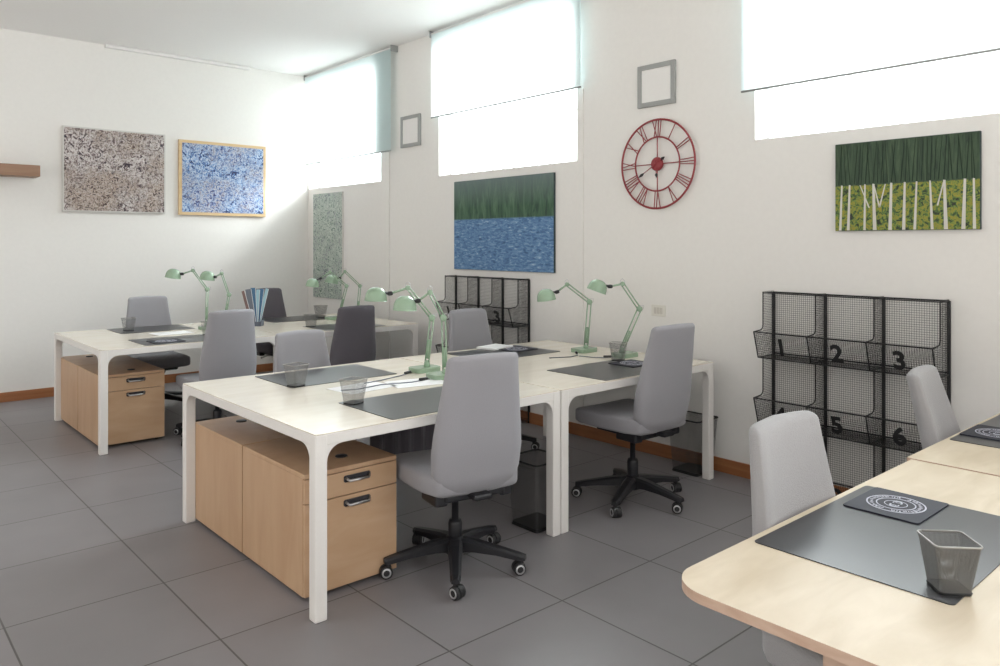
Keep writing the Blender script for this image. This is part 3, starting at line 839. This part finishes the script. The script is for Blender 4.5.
# ------------------------------------------------------------------ mesh pencil cups and bins
def square_can(name, label, cat, group, x, y, z, rot, h, a, b_, mm, rim_m, base_m, rr, rim_r, crn=.25):
    """tapered square mesh can: base half-side a, rim half-side b_, with rounded corners"""
    t_ = thing(name, label, cat, (x, y, z), math.radians(rot), group)
    def loop(s_, n=4):
        return rrect(-s_, s_, -s_, s_, s_ * crn, n)
    lo, hi = loop(a), loop(b_); n = len(lo); mb = MB()
    base_h = h * .10
    L = 0
    for k in range(n):
        p0, p1, q1, q0 = lo[k], lo[(k + 1) % n], hi[(k + 1) % n], hi[k]
        vs = [mb.bm.verts.new((*p0, .002)), mb.bm.verts.new((*p1, .002)), mb.bm.verts.new((*q1, h)), mb.bm.verts.new((*q0, h))]
        f = mb.bm.faces.new(vs); f.smooth = True
        dl = math.hypot(p1[0] - p0[0], p1[1] - p0[1]) * (a + b_) / (2 * a)
        for l, (u, v) in zip(f.loops, ((L, 0), (L + dl, 0), (L + dl, h), (L, h))): l[mb.uv].uv = (u, v)
        L += dl
    mb.build('mesh_wall', mm, t_, fix=False)
    MB().tube([(*hi[k % n], h) for k in range(n + 1)], rim_r, 6).build('rim', rim_m, t_)
    MB().prism(loop(a * 1.02), 0, h * .05).tube([(*[c * 1.02 for c in lo[k % n]], .004) for k in range(n + 1)], rim_r * .9, 6).build('base', base_m, t_)
    return t_
cg = 'wire mesh pencil cups'
def cup(x, y, rot, label, s=1, z=HT + .0028, mm=None): return square_can('pencil_cup', label, 'pencil cup', cg, x, y, z, rot, .112 * s, .034 * s, .050 * s, mm or M['mesh_cup'], M['rim'], M['rack'], 6, .0022)
cup(1.800, .578, 44, 'wire mesh pencil cup on the nearest birch desk', .95, mm=M['mesh_cup_near'])
cup(1.832, 3.085, 20, 'wire mesh pencil cup at the left end of the middle desk, nearer the camera')
cup(1.832, 3.66, 12, 'wire mesh pencil cup at the left end of the middle desk, further from the camera')
cup(3.755, 3.10, 25, 'wire mesh pencil cup below the right lamp on the wall-side desk')
cup(1.93, 6.93, 10, 'wire mesh pencil cup beside the left-wall chair on the furthest left desk', .95)
cup(2.33, 6.20, 10, 'wire mesh pencil cup beside the front chair of the furthest left desk', .95)
cup(3.24, 6.19, 15, 'wire mesh pencil cup left of the dark chair on the far corner desk', .95)
cup(3.72, 6.90, 15, 'wire mesh pencil cup under the speckled canvas on the far corner desk', 1.05)
bg = 'wire mesh waste bins'
def wbin(x, y, rot, label): return square_can('waste_bin', label, 'waste bin', bg, x, y, 0, rot, .35, .093, .118, M['mesh_bin'], M['rack'], M['rack'], 6, .005, .15)
wbin(2.80, 2.86, 0, 'black wire mesh waste bin behind the paired desk legs, right of the front chair')
wbin(4.215, 2.86, 0, 'black wire mesh waste bin by the wall behind the right desk leg')

# ------------------------------------------------------------------ lamps
R3 = Vector((math.cos(TH), -math.sin(TH), 0)); W3 = Vector((math.sin(TH), math.cos(TH), 0))
def lamp(base_xy, joints, yaw, label, open_deg=62, cord=None):
    """joints: (sideways, height) of foot, elbow, top, head and shade in the plane of the arms, which leans to the left of the room at 'yaw'"""
    t_ = thing('desk_lamp', label, 'lamp', (base_xy[0], base_xy[1], HT + .0005), 0, 'mint green architect desk lamps')
    ux = Matrix.Rotation(math.radians(yaw), 3, 'Z') @ R3
    nz = ux.cross(Vector((0, 0, 1)))
    J = [ux * a + Vector((0, 0, b_)) for a, b_ in joints]
    foot, elbow, top, head, shade = J
    b_ = MB().prism(rrect(-.085, .085, -.06, .06, .03, 5), 0, .026, 0); b_.lathe([(0, .026), (.02, .026), (.016, foot.z), (.009, foot.z + .01), (0, foot.z + .01)], 14, Matrix.Translation((foot.x, foot.y, 0)))
    bb = b_.build('base', M['green'], t_)
    def arm(nm, a, c, gap):
        m_ = MB()
        for s_ in (-1, 1):
            m_.tube([a + nz * gap * s_, c + nz * gap * s_], .0048, 8)
        m_.build(nm, M['green'], t_)
    d1 = (elbow - foot).normalized(); o1 = Vector((-1, 0, 0)) * 0
    per = ux * d1.z - Vector((0, 0, 1)) * d1.dot(ux)
    m_ = MB()
    for s_ in (-1, 1): m_.tube([foot + per * .011 * s_ + nz * .008 * s_, elbow + per * .011 * s_ + nz * .008 * s_], .0045, 8)
    m_.tube([foot + per * .0 + d1 * .02, foot + d1 * .13], .007, 8)
    m_.build('lower_arm', M['green'], t_)
    d2 = (top - elbow).normalized(); per2 = ux * d2.z - Vector((0, 0, 1)) * d2.dot(ux)
    m_ = MB()
    for s_ in (-1, 1): m_.tube([elbow + per2 * .009 * s_ + nz * .006 * s_, top + per2 * .009 * s_ + nz * .006 * s_], .0045, 8)
    m_.build('upper_arm', M['green'], t_)
    for p, rr in ((elbow, .019), (top, .015)):
        j = MB().lathe([(0, -.014), (rr * .8, -.014), (rr, -.009), (rr, .009), (rr * .8, .014), (0, .014)], 18, align(p, nz)); j.build('joint', M['green'], t_)
    # wire loop springs at elbow and top
    sp_ = MB()
    for p, dd in ((elbow, Vector((0, 0, 1)) * .6 + ux * .8), (top, Vector((0, 0, 1)))):
        dd = dd.normalized(); q = dd.cross(nz).normalized()
        sp_.tube([p - q * .012, p - q * .014 + dd * .022, p + dd * .036, p + q * .014 + dd * .022, p + q * .012], .0022, 6)
    sp_.build('spring', M['silver'], t_)
    hd = MB().tube([top, head], .0065, 8); hd.build('head_stem', M['green'], t_)
    m_ = MB().lathe([(0, -.016), (.010, -.016), (.013, -.008), (.013, .008), (.008, .016), (0, .016)], 14, align(head, shade - head))
    od = -ux * math.cos(math.radians(open_deg)) - Vector((0, 0, 1)) * math.sin(math.radians(open_deg))
    neck = shade - od * .018
    m_.tube([head, neck.lerp(shade, .15)], .008, 8); m_.build('socket_neck', M['black'], t_)
    prof = [(.012, -.044), (.022, -.043), (.036, -.037), (.049, -.026), (.058, -.010), (.0625, .008), (.065, .026), (.0655, .034)]
    inner = [(r - .003, z) for r, z in reversed(prof[2:])] + [(.0, -.036)]
    s_ = MB().lathe(prof + [(.067, .035)], 28, align(shade, od), 0, cap=False)
    s_.lathe([(0, -.044), (.012, -.044)], 28, align(shade, od), 0, cap=False)
    s_.lathe([(.067, .035), (.063, .034)] + inner, 28, align(shade, od), 1, cap=False)
    s_.build('shade', [M['green'], M['green_in']], t_, fix=False)
    MB().lathe([(0, -.03), (.012, -.03), (.016, -.01), (.024, .012), (.018, .03), (0, .036)], 14, align(shade, od)).build('bulb', M['paper'], t_)
    if cord:
        pts = [Vector((p[0], p[1], .0035)) for p in cord]
        c = MB().tube(pts, .0028, 6).build('cord', M['slate'], t_)
        a, d = pts[0], (pts[1] - pts[0]).normalized()
        MB().tube([a + d * .02 + Vector((0, 0, .006)), a + d * .075 + Vector((0, 0, .006))], .008, 8).build('cord_switch', M['black'], c)
    return t_
def J(px_, D, base_px):
    """joint offsets (metres) read off the photograph at the lamp's own distance D"""
    return [((x - base_px[0]) * D / F, H - (y - 243.75) * D / F - HT) for x, y in px_]
def depth(x, y): return x * W3.x + y * W3.y
def put(bxy, pix, label, **k):
    D = depth(*bxy); R = bxy[0] * R3.x + bxy[1] * R3.y
    bp = (500 + F * R / D, 0)
    lamp(bxy, J(pix, D, bp), 0, label, **k)
put((2.56, 3.36), [(445, 371), (443.5, 318), (430, 292.5), (418, 301), (405, 304)], 'mint green desk lamp on the middle desk, half hidden behind the front chair', open_deg=88,
    cord=[(-.09, .0), (-.22, -.02), (-.38, .03), (-.55, .0), (-.62, .03)])
put((2.61, 3.60), [(427, 362), (432, 318), (408, 288), (390, 293.5), (376, 295)], 'mint green desk lamp on the middle desk whose shade hangs furthest left of the pair', open_deg=88,
    cord=[(-.09, .0), (-.2, -.05), (-.36, -.10), (-.48, -.12)])
put((3.90, 3.52), [(586, 346), (589.5, 302), (567, 284.5), (557, 292), (546, 295.5)], 'mint green desk lamp on the wall-side desk, its shade over the far organiser', open_deg=98,
    cord=[(-.09, .0), (-.17, -.10), (-.26, -.12), (-.40, -.06)])
put((3.93, 3.19), [(622, 349), (639.5, 309), (622.5, 284), (610, 286.5), (598, 286.5)], 'mint green desk lamp on the wall-side desk beside the side-on chair', open_deg=70,
    cord=[(-.09, .01), (-.16, .05), (-.2, .1), (-.22, .2)])
put((2.50, 6.62), [(206.4, 322), (207.3, 289.6), (193, 270.5), (182, 274), (173.5, 274)], 'mint green desk lamp on the furthest left desk, shade furthest left in the room', open_deg=80)
put((2.72, 6.72), [(225, 318), (229, 295), (221.7, 273.5), (215, 277), (207.5, 276)], 'mint green desk lamp behind the light chair, furthest left desk, right of its twin', open_deg=82)
put((3.74, 6.66), [(340, 312), (346.6, 286), (330, 272), (320.5, 278.5), (312.6, 283)], 'mint green desk lamp in the far corner with its shade over the speckled canvas edge', open_deg=84)
put((3.96, 6.70), [(357.5, 314), (360, 286), (345, 271.5), (339.5, 278), (332, 279.5)], 'mint green desk lamp in the far corner, right of its twin', open_deg=80)

# ------------------------------------------------------------------ loose items
def magazine(dx, lean, w, h, mt, label, y=0, twist=0):
    t_ = thing('magazine', label, 'magazine', (2.905 + dx * .743 + y * .669, 6.60 - dx * .669 + y * .743, HT + .003), 0, 'magazines fanned out in the holder')
    a = math.radians(lean)
    mtx = Matrix.Rotation(math.radians(-42 + twist), 4, 'Z') @ Matrix.Rotation(a, 4, 'Y')
    MB().box(-w / 2, w / 2, -.004, .004, .012, h, mat=mtx).build('cover', mt, t_)
    MB().box(-w / 2 + .002, w / 2 + .002, -.003, .003, .0135, h - .002, mat=mtx).build('pages', M['paper'], t_)
hold = thing('magazine_holder', 'slate holder with magazines fanned upright on the far desks', 'holder', (2.905, 6.60, HT + .0005), math.radians(-42))
hb = MB(); hb.box(-.064, .064, -.042, .042, 0, .006); hb.box(-.064, -.060, -.042, .042, .006, .05); hb.box(.060, .064, -.042, .042, .006, .05)
hb.box(-.060, .060, .038, .042, .006, .10); hb.box(-.060, .060, -.042, -.038, .006, .04)
hb.build('holder_body', M['slate'], hold)
for i, (dx, ln, w, mt, y, nm) in enumerate(((-.022, -20, .030, 'brownc', .010, 'thin brown-edged magazine leaning furthest left in the fan'), (-.014, -11, .060, 'slate', .004, 'slate magazine leaning left in the fan'), (-.002, -4, .050, 'blue', -.004, 'dark blue magazine standing in the left half of the fan'),
        (.008, 4, .035, 'teal', -.010, 'pale teal magazine near the middle of the fan'), (.014, 10, .045, 'blue', 0, 'dark blue magazine leaning right in the fan'), (.024, 18, .030, 'teal', .008, 'pale teal magazine leaning furthest right in the fan'))):
    magazine(dx * .8, ln * .75, w * .85, .325 + .008 * (i % 3), M[mt], nm, (i - 2.5) * .0112, 0)

nb = MB().box(-.11, .11, -.08, .08, 0, .014, bevel=.002).build('paper_stack', M['paper'])
nb.location = (3.55, 4.05, HT + .003); nb.rotation_euler.z = .2
tag(nb, 'small stack of white paper at the back edge of the wall-side desk', 'paper')
for i, (x, y, r_, lb) in enumerate(((2.07, 3.40, .12, 'white sheet of paper between the mats of the middle desk, nearer the cups'), (2.36, 3.33, -.2, 'white sheet of paper by the lamp cords on the middle desk'), (2.15, 6.52, .1, 'white sheet of paper between the mats of the furthest left desk'))):
    s_ = MB().box(-.148, .148, -.105, .105, 0, .0012).build('paper_sheet', M['paper']); s_.location = (x, y, HT + .0006); s_.rotation_euler.z = r_
    tag(s_, lb, 'paper', 'loose sheets of paper')

# ------------------------------------------------------------------ light
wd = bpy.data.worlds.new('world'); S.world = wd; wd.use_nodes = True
nt = wd.node_tree; bg_ = nt.nodes['Background']
tc = nt.nodes.new('ShaderNodeTexCoord'); sp = nt.nodes.new('ShaderNodeSeparateXYZ'); nt.links.new(tc.outputs['Generated'], sp.inputs[0])
mr = nt.nodes.new('ShaderNodeMapRange'); mr.inputs['From Min'].default_value = -.1; mr.inputs['From Max'].default_value = .5
mr.inputs['To Min'].default_value = .78; mr.inputs['To Max'].default_value = 4.0
nt.links.new(sp.outputs['X'], mr.inputs['Value'])
# added fill: world strengthened below the horizon to brighten the ceiling from beneath
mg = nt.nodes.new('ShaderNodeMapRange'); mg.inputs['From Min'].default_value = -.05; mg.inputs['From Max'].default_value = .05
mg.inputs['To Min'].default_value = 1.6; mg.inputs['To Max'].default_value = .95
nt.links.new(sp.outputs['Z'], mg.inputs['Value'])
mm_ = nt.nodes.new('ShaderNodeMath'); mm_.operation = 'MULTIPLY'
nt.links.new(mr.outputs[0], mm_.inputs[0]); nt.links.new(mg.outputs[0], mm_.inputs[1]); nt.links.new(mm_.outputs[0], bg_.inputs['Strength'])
rp = nt.nodes.new('ShaderNodeValToRGB'); e = rp.color_ramp.elements
e[0].position = .42; e[0].color = (1, .965, .92, 1); e[1].position = .75; e[1].color = (.93, .97, 1, 1)
mr2 = nt.nodes.new('ShaderNodeMapRange'); mr2.inputs['From Min'].default_value = -1; mr2.inputs['From Max'].default_value = 1
nt.links.new(sp.outputs['X'], mr2.inputs['Value']); nt.links.new(mr2.outputs[0], rp.inputs['Fac']); nt.links.new(rp.outputs['Color'], bg_.inputs['Color'])
def area(name, loc, size, power, rot, col=(1, 1, 1)):
    l = bpy.data.lights.new(name, 'AREA'); l.shape = 'RECTANGLE'; l.size, l.size_y = size; l.energy = power; l.color = col
    o = bpy.data.objects.new(name, l); C.objects.link(o); o.location = loc; o.rotation_euler = rot
# daylight arriving at the windows from the bright sky outside (beyond the panes)
for k, (a, b_, z0, z1) in enumerate(wins):
    area('window_daylight', (8.6, (a + b_) / 2, 4.6), (3.2, 3.0), 420, (0, math.radians(62), 0), (.95, .98, 1))

vs = S.view_settings
vs.view_transform = 'Standard'; vs.look = 'None'; vs.exposure = 0.77; vs.gamma = 1; vs.use_curve_mapping = False
